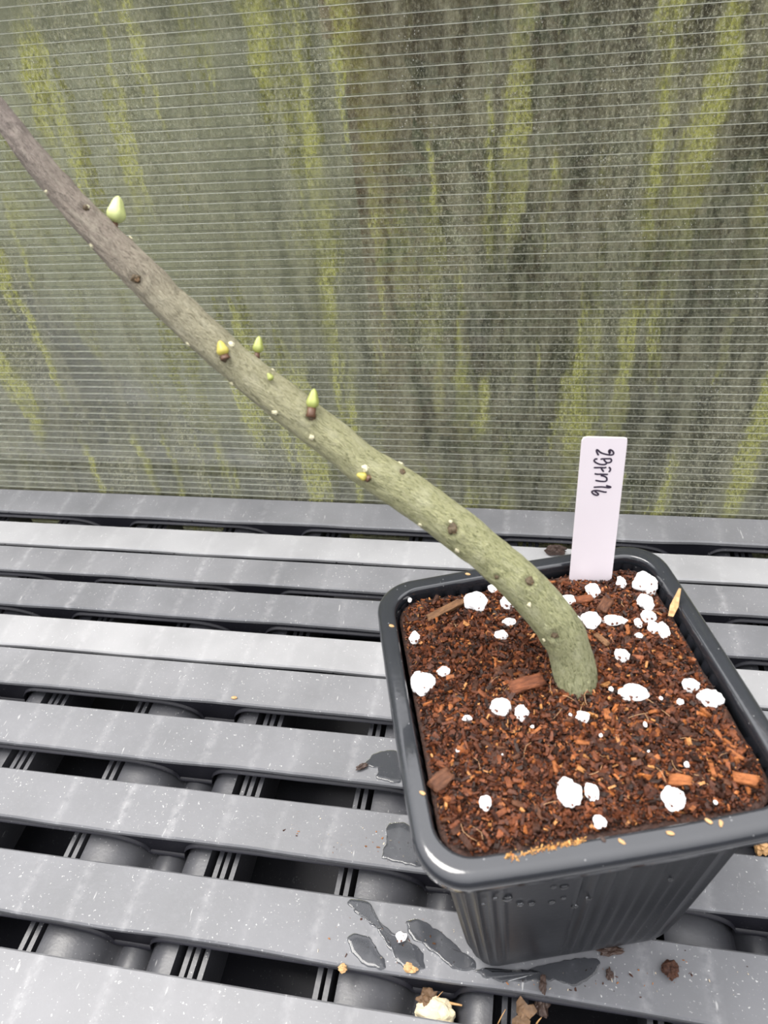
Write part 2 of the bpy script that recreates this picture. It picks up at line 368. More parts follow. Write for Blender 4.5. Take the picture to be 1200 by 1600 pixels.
def top_z(x, y):                             # height of the slat top under a point
    for si, (a, b) in enumerate(SL):
        if a - 0.0015 <= y <= b: return sag_at(si, x) * (1 - max(0, min(1, (y - a) / (b - a))))
    return 0.0
def unt(u, w, lift=0.0):
    p = un(u, w, 0.0)
    for _ in range(3): p = un(u, w, top_z(p.x, p.y) + lift)
    return p
SHEEN_TONE = [0.12, 0.5, 0.1, 0.02, 0.36, 0.08, 0.02, 0.02, 0.0, 0.1, 0.0]          # pale tone per slat, sky sheen on tilted slats put into the colour
for si, (yf, yr) in enumerate(SL):
    xs = np.arange(XL, XR + 1e-6, 0.0016); ph = si * 0.0037
    rings, wear = [], []
    for x in xs:
        d = near_valley(x + ph * 0.3)
        sag = sag_at(si, x)
        fw = -0.00045 * math.cos(2 * math.pi * (d + 0.01) / 0.1065) + 0.00035 * noise.noise(Vector((x * 40, si * 7.7, 2)))
        cr = 0.0
        for c_, a_ in ((-0.034, 1), (-0.012, .9), (0.0115, 1), (0.034, .6), (0.0525, .4)):
            cr += a_ * math.exp(-((d - c_ - 0.0022 * math.sin(si * 2.1 + c_ * 90) + 0.002 * noise.noise(Vector((si * 5, x * 2, 1)))) / 0.0016) ** 2)
        wr_ = cr; cr *= 0.00022
        pr = []
        for t, zz in ((0, -0.0022), (0.0, -0.0007), (0.0006, 0.0), (0.25, 0), (0.5, 0), (0.75, 0), (1, 0)):
            if t == 0.0006: y = yf + fw + 0.0006; zt = sag
            elif zz < 0: y = yf + fw; zt = zz + sag
            else: y = yf + fw + 0.0006 + (yr - yf - fw - 0.0012) * t; zt = sag * (1 - t) + zz
            dz = -cr if zz == 0 else 0
            pr.append((x, y, zt + dz + BZ))
        pr += [(x, yr, -0.0006 + BZ), (x, yr, -0.0022 + BZ)]
        rings.append(pr); wear += [min(1, wr_ * (0.45 + 0.9 * abs(noise.noise(Vector((x * 30, si * 2.2, 9))))))] * len(pr)
    vs, fs = loft(rings, True, True)
    me = mesh('slat', vs, fs); smooth_by_angle(me, 30)
    at = me.attributes.new('wear', 'FLOAT', 'POINT'); at.data.foreach_set('value', wear)
    at = me.attributes.new('dust', 'FLOAT', 'POINT'); at.data.foreach_set('value', [SHEEN_TONE[si]] * len(vs))  # carries the painted sheen of this slat to the material
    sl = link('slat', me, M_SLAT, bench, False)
    # skirt below the front edge with a bead that dips at each joint, plus little gussets; plain rear skirt
    rings = []; yk = yf + 0.0012
    def dip(d):                                           # lower edge of the skirt
        if d < 0:
            q = max(0.0, min(1.0, (d + 0.030) / 0.0225)); return -0.0058 - 0.0105 * (1 - math.sqrt(max(0, 1 - q * q)))
        q = max(0.0, min(1.0, (0.0165 - d) / 0.0095)); return -0.0058 - 0.0105 * (1 - math.sqrt(max(0, 1 - q * q)))
    for x in np.arange(XL, XR + 1e-6, 0.0012):
        zb = dip(near_valley(x))
        zb += 0.0001 * noise.noise(Vector((x * 90, si, 4)))
        rings.append([(x, yk, -0.0015 + BZ), (x, yk, zb + 0.0014 + BZ), (x, yk - 0.0009, zb + 0.0011 + BZ), (x, yk - 0.0013, zb + 0.0004 + BZ), (x, yk - 0.0009, zb - 0.0003 + BZ),
                      (x, yk + 0.0008, zb - 0.0004 + BZ), (x, yk + 0.0012, zb + 0.0004 + BZ), (x, yk + 0.0012, -0.0015 + BZ)])
    vs, fs = loft(rings, True, True)
    for v in VAL:
        for gx in (-0.046, -0.028, 0.02, 0.036, 0.050):
            x = v + gx
            if not XL < x < XR: continue
            b = len(vs)
            vs += [(x - 0.0006, yk, -0.002 + BZ), (x + 0.0006, yk, -0.002 + BZ), (x, yk, -0.0048 + BZ), (x - 0.0005, yk - 0.0009, -0.002 + BZ), (x + 0.0005, yk - 0.0009, -0.002 + BZ)]
            fs += [(b, b + 3, b + 2), (b + 1, b + 2, b + 4), (b + 3, b + 4, b + 2), (b, b + 1, b + 4, b + 3)]
    box(vs, fs, XL, XR, yr - 0.0022, yr - 0.001, -0.0075 + BZ, -0.0015 + BZ)
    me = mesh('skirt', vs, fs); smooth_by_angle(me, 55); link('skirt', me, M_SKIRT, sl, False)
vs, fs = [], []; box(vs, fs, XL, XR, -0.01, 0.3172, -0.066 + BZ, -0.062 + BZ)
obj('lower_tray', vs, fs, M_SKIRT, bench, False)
Y0, Y1 = 0.0, 0.3170
for v in VAL:
    prof = [(-0.0320, -0.030), (-0.0318, -0.0096), (-0.0300, -0.0090), (-0.0240, -0.0088), (-0.0190, -0.0094), (-0.0150, -0.0108), (-0.0118, -0.0130), (-0.0092, -0.0160), (-0.0075, -0.0200),
            (-0.0066, -0.0205), (-0.0040, -0.0172), (0.0, -0.0160), (0.0040, -0.0172), (0.0062, -0.0205), (0.0072, -0.0185),
            (0.0086, -0.0140), (0.0105, -0.0112), (0.0130, -0.0096), (0.0160, -0.0090), (0.0195, -0.0092), (0.0200, -0.030)]
    rings = [[(v + a, y, b + BZ) for a, b in prof] for y in np.linspace(Y0, Y1, 40)]
    vs, fs = loft(rings, True, True)
    me = mesh('cross_bar', vs, fs); smooth_by_angle(me, 45); link('cross_bar', me, M_BAR, bench, False)
    for fx in (-0.0385, -0.0352, 0.0232, 0.0262, 0.0298):
        vs, fs = [], []; box(vs, fs, v + fx - 0.0009, v + fx + 0.0009, Y0, Y1, -0.030 + BZ, -0.0105 + BZ); obj('fin', vs, fs, M_BAR, bench, False)
for y in (0.034, 0.108, 0.182, 0.256):
    path = [Vector((x, y, -0.036 + BZ)) for x in np.linspace(XL, XR, 30)]
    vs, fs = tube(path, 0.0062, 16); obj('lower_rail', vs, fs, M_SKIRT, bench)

# ------------------------------------------------------------------ pot
PC = Vector((0.01082, 0.12866, 0.0)); PY = 0.28928; RZ = 0.1011
SX, SY = 1.018, 1.098; TX, TY = 0.0156, -0.0562            # nearly square, leaning back a touch
pc, ps = math.cos(PY), math.sin(PY)
def PU(a, b, z): return (a * SX, b * SY, z + (TX * a * SX + TY * b * SY) * max(0.0, z) / RZ)
def loc2w(a, b, z):
    x, y, z = PU(a, b, z); return Vector((PC.x + pc * x - ps * y, PC.y + ps * x + pc * y, z))
def w2loc(p): dx, dy = p.x - PC.x, p.y - PC.y; return (pc * dx + ps * dy) / SX, (-ps * dx + pc * dy) / SY
def unp(u, w, z):                            # photo point on the leaning plane at height z in the pot
    p = un(u, w, z)
    for _ in range(6):
        a, b = w2loc(p); p = un(u, w, PU(a, b, z)[2])
    return p
def rrect(h, r, n_side=24, n_arc=10, bow=0.0):
    """rounded square outline, counter-clockwise, equal vertex count at any size; returns (x,y,side,t,nx,ny)"""
    out = []
    for s in range(4):
        a0 = -math.pi / 2 + s * math.pi / 2
        nx, ny = math.cos(a0), math.sin(a0); tx, ty = -ny, nx
        for i in range(n_side):
            t = -1 + 2 * i / n_side; b = bow * (1 - t * t)
            out.append((nx * (h + b) + tx * t * (h - r), ny * (h + b) + ty * t * (h - r), s, t, nx, ny))
        cx, cy = nx * (h - r) + tx * (h - r), ny * (h - r) + ty * (h - r)
        for i in range(n_arc):
            q = a0 + math.pi / 2 * i / n_arc
            out.append((cx + r * math.cos(q), cy + r * math.sin(q), s, 1 + (i + 0.0) / n_arc, math.cos(q), math.sin(q)))
    return out
pot = empty('plant_pot', PC, PY); tag(pot, 'square black plastic plant pot with fluted sides and wide rim', 'pot')
# rim: flat ring on top, rounded shoulder, turned-down lip
rings = []
for h, r, z in ((0.0394, 0.0084, 0.0900), (0.0397, 0.0086, RZ - 0.0014), (0.0399, 0.0088, RZ - 0.0004), (0.0402, 0.0091, RZ - 0.0001), (0.0405, 0.0092, RZ), (0.0408, 0.0094, RZ), (0.0427, 0.0106, RZ), (0.0430, 0.0107, RZ - 0.00004), (0.0436, 0.0110, RZ - 0.0002), (0.0442, 0.0113, RZ - 0.0006),
                (0.0447, 0.0116, RZ - 0.0012), (0.04498, 0.0118, RZ - 0.0019), (0.04505, 0.0118, RZ - 0.0028), (0.0447, 0.0116, RZ - 0.0062), (0.0443, 0.0113, RZ - 0.0068), (0.0436, 0.0110, RZ - 0.0066), (0.0434, 0.0110, RZ - 0.0020), (0.0406, 0.0096, RZ - 0.0022), (0.0404, 0.0092, 0.0900)):
    wob = 0.00018
    rings.append([PU(x, y, z + wob * noise.noise(Vector((x * 60, y * 60, 3)))) for x, y, *_ in rrect(h, r, 24, 12, 0.0004)])
vs, fs = loft(rings, True, False); n = len(rings[0]); b = (len(rings) - 1) * n
fs += [(b + j, b + (j + 1) % n, (j + 1) % n, j) for j in range(n)]
link('rim', mesh('rim', vs, fs), M_RIM, pot)
# body: tapered, fluted on the corners and on the right half of every face
def flute(s, t):
    if t >= 1.0: q = (t - 1.0) * 5.0 - 0.0; return 0.0009 * max(0.0, math.cos(2 * math.pi * q)) ** 2 if 0.05 < t - 1.0 < 0.98 else 0
    if t > -0.22: q = (t + 0.22) * 6.8; return 0.0013 * (0.5 + 0.5 * math.cos(2 * math.pi * q)) ** 3 - 0.0006
    if t < -0.86: q = (t + 1) * 9; return 0.00055 * (0.5 + 0.5 * math.cos(2 * math.pi * q))
    return 0.0002
rings = []
for z in list(np.linspace(0.0985, 0.008, 26)) + [0.005, 0.0025, 0.0010, 0.0]:
    k = z / 0.0985
    h = 0.0305 + (0.0396 - 0.0305) * k ** 0.9
    if z < 0.008: h -= 0.0012 * (1 - z / 0.008) ** 2
    r = 0.0072 + 0.0028 * k; amp = min(1.0, max(0.0, (z - 0.004) / 0.012)) * min(1.0, max(0, (0.0985 - z) / 0.004))
    rings.append([PU(x + nx * flute(s, t) * amp, y + ny * flute(s, t) * amp, z) for x, y, s, t, nx, ny in rrect(h, r, 96, 30, 0.0006 * k)])
nb = len(rings)
for z, dh in ((0.002, 0.004), (0.09, 0.0012)):           # inner floor and inner wall
    k = z / 0.0985; h = 0.0305 + (0.0396 - 0.0305) * k ** 0.9 - 0.0009
    rings.append([PU(x, y, z) for x, y, s, t, nx, ny in rrect(h - (0 if z > 0.01 else 0.0), 0.007 + 0.002 * k, 96, 30)])
vs, fs = loft(rings, True, False); n = len(rings[0])
fs.append(tuple(nb * n + j for j in range(n)))
me = mesh('body', vs, fs); smooth_by_angle(me, 60); link('body', me, M_POT, pot, False)

# ------------------------------------------------------------------ potting mix
ZS = 0.0983
def soil_z(lx, ly):
    p = Vector((lx * 70, ly * 70, 1.7)); e = max(abs(lx), abs(ly)) / 0.0385
    return (TX * lx * SX + TY * ly * SY) * ZS / RZ + ZS + 0.0011 * noise.noise(p) + 0.0006 * noise.noise(p * 2.7) - 0.0008 * max(0, e - 0.85) / 0.15
HS = 0.0388
mix_e = empty('potting_mix', (PC.x, PC.y, 0), PY); mix_e.scale = (1, 1, 1)
tag(mix_e, 'reddish brown bark potting mix filling the black pot', 'potting mix')
rings = []
def inside(lx, ly, m_=0.0):
    h = HS - m_; r = 0.008
    ax, ay = abs(lx), abs(ly)
    if ax > h or ay > h: return False
    if ax > h - r and ay > h - r: return math.hypot(ax - h + r, ay - h + r) < r
    return True
NB = 40; vs = []; fs = []
base = rrect(HS, 0.008, 20, 8); nn = len(base)
for i in range(NB + 1):
    q = i / NB
    vs += [(x * q * SX, y * q * SY, soil_z(x * q, y * q) - 0.0011) for x, y, *_ in base]
for i in range(NB):
    for j in range(nn): fs.append((i * nn + j, i * nn + (j + 1) % nn, (i + 1) * nn + (j + 1) % nn, (i + 1) * nn + j))
b = len(vs); vs += [(x * SX * 0.94, y * SY * 0.94, 0.088) for x, y, *_ in base]
for j in range(nn): fs.append((NB * nn + j, NB * nn + (j + 1) % nn, b + (j + 1) % nn, b + j))
obj('soil_bed', vs, fs, M_SOIL, mix_e)
CH_COL = [((0.032, 0.011, 0.006), 5), ((0.062, 0.020, 0.009), 6), ((0.095, 0.030, 0.012), 5), ((0.15, 0.048, 0.017), 2.5), ((0.25, 0.090, 0.028), 1.2), ((0.018, 0.008, 0.005), 3.5), ((0.38, 0.19, 0.07), 0.5)]
cw = [w for _, w in CH_COL]
def chip_verts(L, Wd, T, rnd):
    out = []
    for sx, sy, sz in ((-1, -1, -1), (1, -1, -1), (1, 1, -1), (-1, 1, -1), (-1, -1, 1), (1, -1, 1), (1, 1, 1), (-1, 1, 1)):
        out.append(Vector((sx * L * rnd.uniform(0.55, 1.1), sy * Wd * rnd.uniform(0.5, 1.1), sz * T * rnd.uniform(0.5, 1.1))))
    return out
CF = ((0, 3, 2, 1), (4, 5, 6, 7), (0, 1, 5, 4), (1, 2, 6, 5), (2, 3, 7, 6), (3, 0, 4, 7))
def chip_cloud(name, count, place, smin, smax, parent, colors=CH_COL, weights=cw, mat=M_CHIP):
    vs, fs, tint = [], [], []
    for i in range(count):
        s = smin * (smax / smin) ** (rng.random() ** 2.2)
        p = place(s)
        cv = chip_verts(s * rng.uniform(0.8, 2.2), s * rng.uniform(0.4, 0.85), s * rng.uniform(0.3, 0.7), rng)
        R_ = Matrix.Rotation(rng.uniform(0, 6.28), 3, 'Z') @ Matrix.Rotation(rng.gauss(0, 0.5), 3, 'X') @ Matrix.Rotation(rng.gauss(0, 0.45), 3, 'Y')
        b = len(vs); vs += [p + R_ @ q for q in cv]; fs += [tuple(b + i_ for i_ in f) for f in CF]
        c = rng.choices(colors, weights)[0][0]; g = rng.uniform(0.75, 1.25); tint += [(c[0] * g, c[1] * g, c[2] * g, 1)] * 8
    me = mesh(name, vs, fs)
    ca = me.color_attributes.new('tint', 'FLOAT_COLOR', 'POINT')
    ca.data.foreach_set('color', [q for t in tint for q in t])
    o = link(name, me, mat, parent, False); return o
def soil_place(s_, lift=0.0006):
    while True:
        x, y = rng.uniform(-HS, HS), rng.uniform(-HS, HS)
        if inside(x, y, 0.0002 + s_ * 2.5): return Vector((x * SX, y * SY, soil_z(x, y) + rng.uniform(-0.0009, lift)))
ch = chip_cloud('bark_fragments', 27000, soil_place, 0.00022, 0.00095, mix_e); tag(ch, kind='stuff')

vs, fs = [], []
for i in range(46):
    q = soil_place(0.0012); a = rng.uniform(0, 6.28); L = rng.uniform(0.0012, 0.0028); d_ = Vector((math.cos(a), math.sin(a), rng.uniform(-0.1, 0.3))); sd_ = Vector((-d_.y, d_.x, 0)) * L * rng.uniform(-0.4, 0.4)
    q = q + Vector((0, 0, 0.0007)); v_, f_ = tube([q - d_ * L, q - d_ * L * .4 + sd_ * .7, q + d_ * L * .4 + sd_, q + d_ * L], rng.uniform(0.00004, 0.00009), 5); b = len(vs); vs += v_; fs += [tuple(b + j for j in f) for f in f_]
tag(obj('fibres', vs, fs, plain('pale_fibre', (0.38, 0.22, 0.11), 0.6), mix_e), kind='stuff')

# single bark chips, large enough to pick out
def chunk_mesh(name, L, Wd, T, mat, seed, sub=3):
    bm = bmesh.new(); bmesh.ops.create_cube(bm, size=2.0)
    bmesh.ops.subdivide_edges(bm, edges=bm.edges[:], cuts=sub, use_grid_fill=True)
    for v in bm.verts:
        c = v.co.copy(); n1 = noise.noise_vector(c * 0.9 + Vector((seed * 3.1, 0, 0))); n2 = noise.noise_vector(c * 2.3 + Vector((0, seed * 1.7, 0)))
        c = c * (0.86 + 0.14 / max(0.6, c.length)) + n1 * 0.34 + n2 * 0.16
        v.co = Vector((c.x * L, c.y * Wd, c.z * T))
    me = bpy.data.meshes.new(name); bm.to_mesh(me); bm.free(); me.materials.append(mat); return me
BARK_ME = [chunk_mesh('bark_chip', 0.0017 * a, 0.00085 * b_, 0.0006, M_BARK[i % 4], i, 2) for i, (a, b_) in enumerate([(1, 1), (1.2, .8), (.9, 1.2), (1.35, .7), (1.0, .9), (.85, 1.3), (1.4, .9), (1.1, 1.1)])]
PERL = [  # px x, px y, width, height, label
    (744, 944, 38, 30, 'large rounded white perlite lump in the back left of the pot'),
    (770, 918, 16, 13, 'small white perlite grain against the upper left edge of the stem'),
    (796, 942, 30, 20, 'white perlite lump half hidden behind the left side of the stem'),
    (887, 939, 30, 14, 'flat white perlite grain peeping out on the right side of the stem'),
    (926, 925, 22, 24, 'round white perlite ball just in front of the white plant label'),
    (971, 909, 14, 20, 'upright white perlite grain just right of the white plant label'),
    (1008, 912, 37, 34, 'biggest angular white perlite lump in the back right pot corner'),
    (1009, 941, 26, 27, 'white perlite lump directly in front of the back right corner lump'),
    (1014, 963, 22, 20, 'white perlite grain at the top of the tight cluster near right rim'),
    (997, 972, 12, 17, 'small white perlite grain on the left of the tight cluster near right rim'),
    (1021, 981, 19, 19, 'white perlite grain in the middle of the tight cluster near right rim'),
    (1037, 985, 18, 29, 'tall white perlite grain on the right of the tight cluster near right rim'),
    (999, 992, 13, 10, 'small white perlite grain below the tight cluster near right rim'),
    (924, 972, 30, 29, 'large white perlite lump right beside the stem behind its bend'),
    (960, 969, 35, 17, 'long flat white perlite lump right of the lump beside the stem'),
    (795, 973, 22, 12, 'flat white perlite grain left of the stem, the upper of two'),
    (783, 994, 21, 14, 'flat white perlite grain left of the stem, the lower of two'),
    (648, 996, 17, 17, 'round white perlite grain beside the left rim toward the back'),
    (660, 1067, 34, 34, 'large pitted white perlite lump beside the left rim'),
    (694, 1052, 20, 14, 'slanted white perlite grain next to the pitted lump by left rim'),
    (971, 1027, 22, 22, 'lone white perlite grain right of the middle of the stem base'),
    (782, 1104, 33, 26, 'angular white perlite lump left of the stem base, left of two'),
    (815, 1114, 22, 22, 'round white perlite grain left of the stem base, right of two'),
    (910, 1121, 20, 18, 'white perlite grain directly in front of the stem foot'),
    (990, 1083, 46, 24, 'widest flat white perlite lump right of the stem foot'),
    (1079, 1071, 25, 21, 'white perlite lump near the right rim, the smaller of two'),
    (1108, 1093, 38, 28, 'white perlite lump with a brown pit close to the right rim'),
    (730, 1121, 14, 9, 'small flat white perlite flake left of the pair before the stem'),
    (759, 1254, 20, 20, 'lone white perlite grain in the front left of the pot'),
    (889, 1238, 38, 46, 'largest soil spotted white perlite lump at the front of the pot'),
    (924, 1239, 22, 28, 'slanted white perlite grain right beside the large front lump'),
    (937, 1284, 20, 18, 'white perlite grain nearest to the front rim'),
    (1053, 1248, 34, 34, 'brown speckled white perlite lump in the front right of the pot'),
]
TINY = [(955, 1077, 8, 8), (1063, 1096, 11, 9), (716, 1172, 8, 10), (1073, 1194, 10, 8), (1119, 1251, 7, 7), (640, 936, 7, 9), (832, 1134, 7, 5), (939, 1149, 6, 6), (962, 1150, 7, 6), (1013, 1174, 5, 5), (1033, 1090, 6, 6),
        (786, 1178, 5, 4), (891, 1118, 5, 6), (1008, 1133, 6, 9), (903, 966, 8, 9)]
TINY_LAB = ['tiny white perlite crumb at the left end of the widest flat lump', 'small white perlite crumb left of the pitted lump close to the right rim',
    'tiny white perlite crumb alone in the front left quarter of the pot', 'tiny slanted white perlite crumb alone in the right half above the speckled lump',
    'tiny white perlite crumb right of the brown speckled lump at the front right', 'tiny white perlite crumb in the very back left corner of the pot',
    'tiny white perlite crumb below the round grain left of the stem foot', 'tiny white perlite crumb before the stem foot, left of a close pair',
    'tiny white perlite crumb before the stem foot, right of a close pair', 'tiny white perlite crumb in the pot middle, nearest the front of the central crumbs',
    'tiny white perlite crumb at the right end of the widest flat lump', 'tiny white perlite crumb in the pot middle, left of all the central crumbs',
    'tiny white perlite crumb touching the left side of the grain before the stem foot', 'tiny white perlite crumb below the widest flat lump right of the stem',
    'tiny white perlite crumb squeezed between the stem and the large lump beside it']
def perlite(u, w, pw, ph, seed):
    bm = bmesh.new(); bmesh.ops.create_icosphere(bm, subdivisions=4 if pw > 9 else 2, radius=1.0)
    p = unp(u, w, ZS + 0.0006); lx, ly = w2loc(p); p.z = soil_z(lx, ly) + 0.0004
    d = proj(p)[2]; a = pw * d / F / 2; c = ph * d / F / 2 * 1.06
    for v in bm.verts:
        k = 1 + 0.33 * noise.noise(v.co * 1.2 + Vector((seed * 2.3, 1, 0))) + 0.15 * noise.noise(v.co * 2.6 + Vector((0, seed, 3))) - 0.10 * abs(noise.noise(v.co * 5 + Vector((1, seed, 0))))
        v.co *= k
        v.co = Vector((v.co.x * a, v.co.y * c * 1.05, v.co.z * min(a, c) * 0.85))
    me = bpy.data.meshes.new('perlite_grain'); bm.to_mesh(me); bm.free()
    o = link('perlite_grain', me, M_PERL); o.location = p + Vector((0, 0, min(a, c) * 0.25)); o.rotation_euler = (rng.gauss(0, .1), rng.gauss(0, .1), math.atan2(-ROT[0][1], ROT[0][0]) * 0 - 0.05 + 0.17)
    return o
for i, (u, w, pw, ph, lab) in enumerate(PERL): tag(perlite(u, w, pw, ph, i), lab, 'perlite')
for i, (u, w, pw, ph) in enumerate(TINY): tag(perlite(u, w, pw, ph, 50 + i), TINY_LAB[i], 'perlite', 'perlite crumbs on the potting mix')
# named bark pieces
def bark_at(u, w, L, Wd, T, ang, mat, lab, seed, tilt=0.15, lift=0.0008):
    p = unp(u, w, ZS + 0.001); lx, ly = w2loc(p); p.z = soil_z(lx, ly) + lift
    o = link('bark_chip', chunk_mesh('bark_chip', L, Wd, T, mat, seed), mat, None, True); o.location = p; o.rotation_euler = (tilt, -0.1, ang)
    return tag(o, lab, 'bark chip')
bark_at(824, 1068, 0.0046, 0.0020, 0.0017, 0.42, M_CHUNK, 'largest reddish bark chunk on the soil left of the stem foot', 3, 0.3, 0.0012)
bark_at(697, 955, 0.0062, 0.0011, 0.0008, 0.62, M_STRIP, 'long tan bark strip lying in the back left of the pot', 5)
bark_at(862, 1010, 0.0034, 0.0009, 0.0008, 1.35, M_BARK[2], 'dark narrow bark strip left of the bend in the stem', 6)
bark_at(945, 945, 0.0026, 0.0016, 0.0009, 1.1, M_BARK[1], 'squarish brown bark piece between label and flat perlite lump', 8)
bark_at(912, 936, 0.0026, 0.0012, 0.0009, 0.2, M_BARK[0], 'reddish bark piece under the perlite ball before the label', 9)
bark_at(1064, 1218, 0.0026, 0.0012, 0.0008, 0.0, M_BARK[3], 'orange bark piece above the speckled perlite lump at front right', 10)
bark_at(1165, 1218, 0.0027, 0.0013, 0.0008, -0.2, M_BARK[3], 'bright orange bark piece close to the right rim near the front', 11)
bark_at(690, 1220, 0.0030, 0.0018, 0.0010, 0.8, M_BARK[1], 'broad brown bark piece beside the left rim near the front', 12)
bark_at(940, 1000, 0.0026, 0.0008, 0.0006, -0.9, M_STRIP, 'tan bark sliver on the soil right of the stem bend', 13)
used = [(u, w, max(a, b_) * 0.75) for u, w, a, b_, *_ in PERL]
n_ok = 0
while n_ok < 110:
    x, y = rng.uniform(-HS, HS), rng.uniform(-HS, HS)
    if not inside(x, y, 0.002): continue
    p = loc2w(x, y, 0); p.z = soil_z(x, y) + 0.0003; u, w, _ = proj(p)
    if any(math.hypot(u - a, w - b_) < c + 8 for a, b_, c in used) or math.hypot(p.x - 0.0151, p.y - 0.1272) < 0.009: continue
    me = rng.choice(BARK_ME); o = bpy.data.objects.new('bark_chip', me); COL.objects.link(o)
    o.location = p; s = rng.uniform(0.5, 1.0); o.scale = (s, s, s); o.rotation_euler = (rng.gauss(0, .35), rng.gauss(0, .3), rng.uniform(0, 6.28))
    tag(o, 'small reddish brown bark chip lying loose on the potting mix', 'bark chip', 'loose bark chips on the potting mix'); n_ok += 1
for me in BARK_ME: me.shade_smooth()

# ------------------------------------------------------------------ the cutting
CP = [(908, 1118, 64, .2015), (903, 1084, 65, .2005), (899, 1058, 67, .199), (889, 1013, 67, .1965), (872, 979, 71, .194), (847, 947, 69, .192), (808, 905, 68, .190), (762, 865, 65, .189), (710, 823, 66, .188), (628, 764, 65, .187), (566, 725, 62, .1865),
      (540, 703, 61, .186), (487, 662, 62, .1855), (451, 634, 63, .185), (375, 574, 57, .184), (326, 530, 59, .1835), (262, 471, 57, .183), (228, 435, 57, .1825), (182, 391, 53, .182), (120, 326, 48, .181), (68, 265, 43, .180), (26, 211, 38, .1795), (0, 178, 36, .179), (-45, 118, 34, .178), (-100, 45, 33, .177)]
dsh = proj(unp(903, 1086, ZS))[2] + 0.0055 - 0.2005
CP = [(u, w, s, d + dsh) for u, w, s, d in CP]
pts = [und(u, w, d) for u, w, s, d in CP]; rad = [s * d / F / 2 for u, w, s, d in CP]
def catmull(a, b, c, d, t): return 0.5 * ((2 * b) + (c - a) * t + (2 * a - 5 * b + 4 * c - d) * t * t + (3 * b - a - 3 * c + d) * t ** 3)
path, rr = [], []
for i in range(len(pts) - 1):
    a, b, c, d = (pts[max(i - 1, 0)], pts[i], pts[i + 1], pts[min(i + 2, len(pts) - 1)])
    ra, rb, rc, rd = (rad[max(i - 1, 0)], rad[i], rad[i + 1], rad[min(i + 2, len(pts) - 1)])
    for k in range(24): path.append(catmull(a, b, c, d, k / 24)); rr.append(catmull(ra, rb, rc, rd, k / 24))
cut = empty('plant_cutting', unp(899, 1085, ZS)); cuto = Vector(cut.location)
tag(cut, 'thick leafless green grey stem cutting leaning left out of the pot', 'plant cutting')
px_path = [proj(p) for p in path]
def on_stem(u, w, sink=0.0):
    i = min(range(len(path)), key=lambda i: (px_path[i][0] - u) ** 2 + (px_path[i][1] - w) ** 2)
    d = px_path[i][2]; off = math.hypot(px_path[i][0] - u, px_path[i][1] - w) * d / F; r = rr[i]
    dep = d - math.sqrt(max(0, r * r - off * off)) + sink
    P = und(u, w, dep); nrm = (P - path[i]).normalized(); return P, nrm, i
SCARS = [(708, 826, 9, 2.6), (827, 908, 8, 2.2), (868, 990, 8, 2.0), (628, 736, 6, 1.3), (215, 437, 10, 2.2), (573, 745, 6, 1.6), (487, 648, 7, 1.6), (349, 556, 7, 1.4), (180, 350, 6, 1.5), (407, 556, 5, .8), (133, 325, 6, 1.5), (776, 903, 5, 1.4), (20, 200, 7, 1.6), (280, 455, 5, 1.3)]
sc3 = [(on_stem(u, w)[0], s * 0.186 / F, a) for u, w, s, a in SCARS]
NR = 56; vs, skin, along = [], [], []
A = None; total = len(path); sv = 0.0
for i, p in enumerate(path):
    t = (path[min(i + 1, total - 1)] - path[max(i - 1, 0)]).normalized()
    if A is None: A = t.orthogonal().normalized()
    A = (A - t * A.dot(t)).normalized(); B = t.cross(A)
    if i: sv += (p - path[i - 1]).length
    for k in range(NR):
        q = 2 * math.pi * k / NR; dr = A * math.cos(q) + B * math.sin(q); r = rr[i]
        w_ = Vector((math.cos(q) * 1.6, math.sin(q) * 1.6, sv * 110))
        old = min(1, max(0, (i / total - 0.55) / 0.3))
        g = 0.030 * noise.noise(w_) + 0.030 * noise.noise(w_ * 2.1)
        wr = abs(noise.noise(Vector((math.cos(q) * 4.2, math.sin(q) * 4.2, sv * 150)))) 
        g += -0.045 * (1 - wr) ** 6 + old * 0.11 * noise.noise(Vector((math.cos(q) * 3.2, math.sin(q) * 3.2, sv * 230)))
        P = p + dr * r * (1 + g)
        for S, sr, a in sc3:
            dd = (P - S).length
            if dd < sr * 4: P = P - dr * (math.exp(-(dd / sr) ** 2) * a * 0.00028) + dr * (math.exp(-((dd - sr * 1.9) / (sr * 0.7)) ** 2) * a * 0.00012)
        vs.append(P - cuto); skin.append((math.cos(q) * 1.2 * 1.3, sv * 200 * 1.3 * 0.6, math.sin(q) * 1.2 * 1.3)); along.append(i / (total - 1) * 1.12)
fs = []
for i in range(total - 1):
    for k in range(NR): fs.append((i * NR + k, i * NR + (k + 1) % NR, (i + 1) * NR + (k + 1) % NR, (i + 1) * NR + k))
fs += [tuple(reversed(range(NR))), tuple((total - 1) * NR + k for k in range(NR))]
me = mesh('stem', vs, fs)
at = me.attributes.new('skin', 'FLOAT_VECTOR', 'POINT'); at.data.foreach_set('vector', [c for s in skin for c in s])
at = me.attributes.new('along', 'FLOAT', 'POINT'); at.data.foreach_set('value', along)
link('stem', me, M_STEM, cut)
def frame_to(n_):
    return n_.to_track_quat('Z', 'Y').to_matrix()
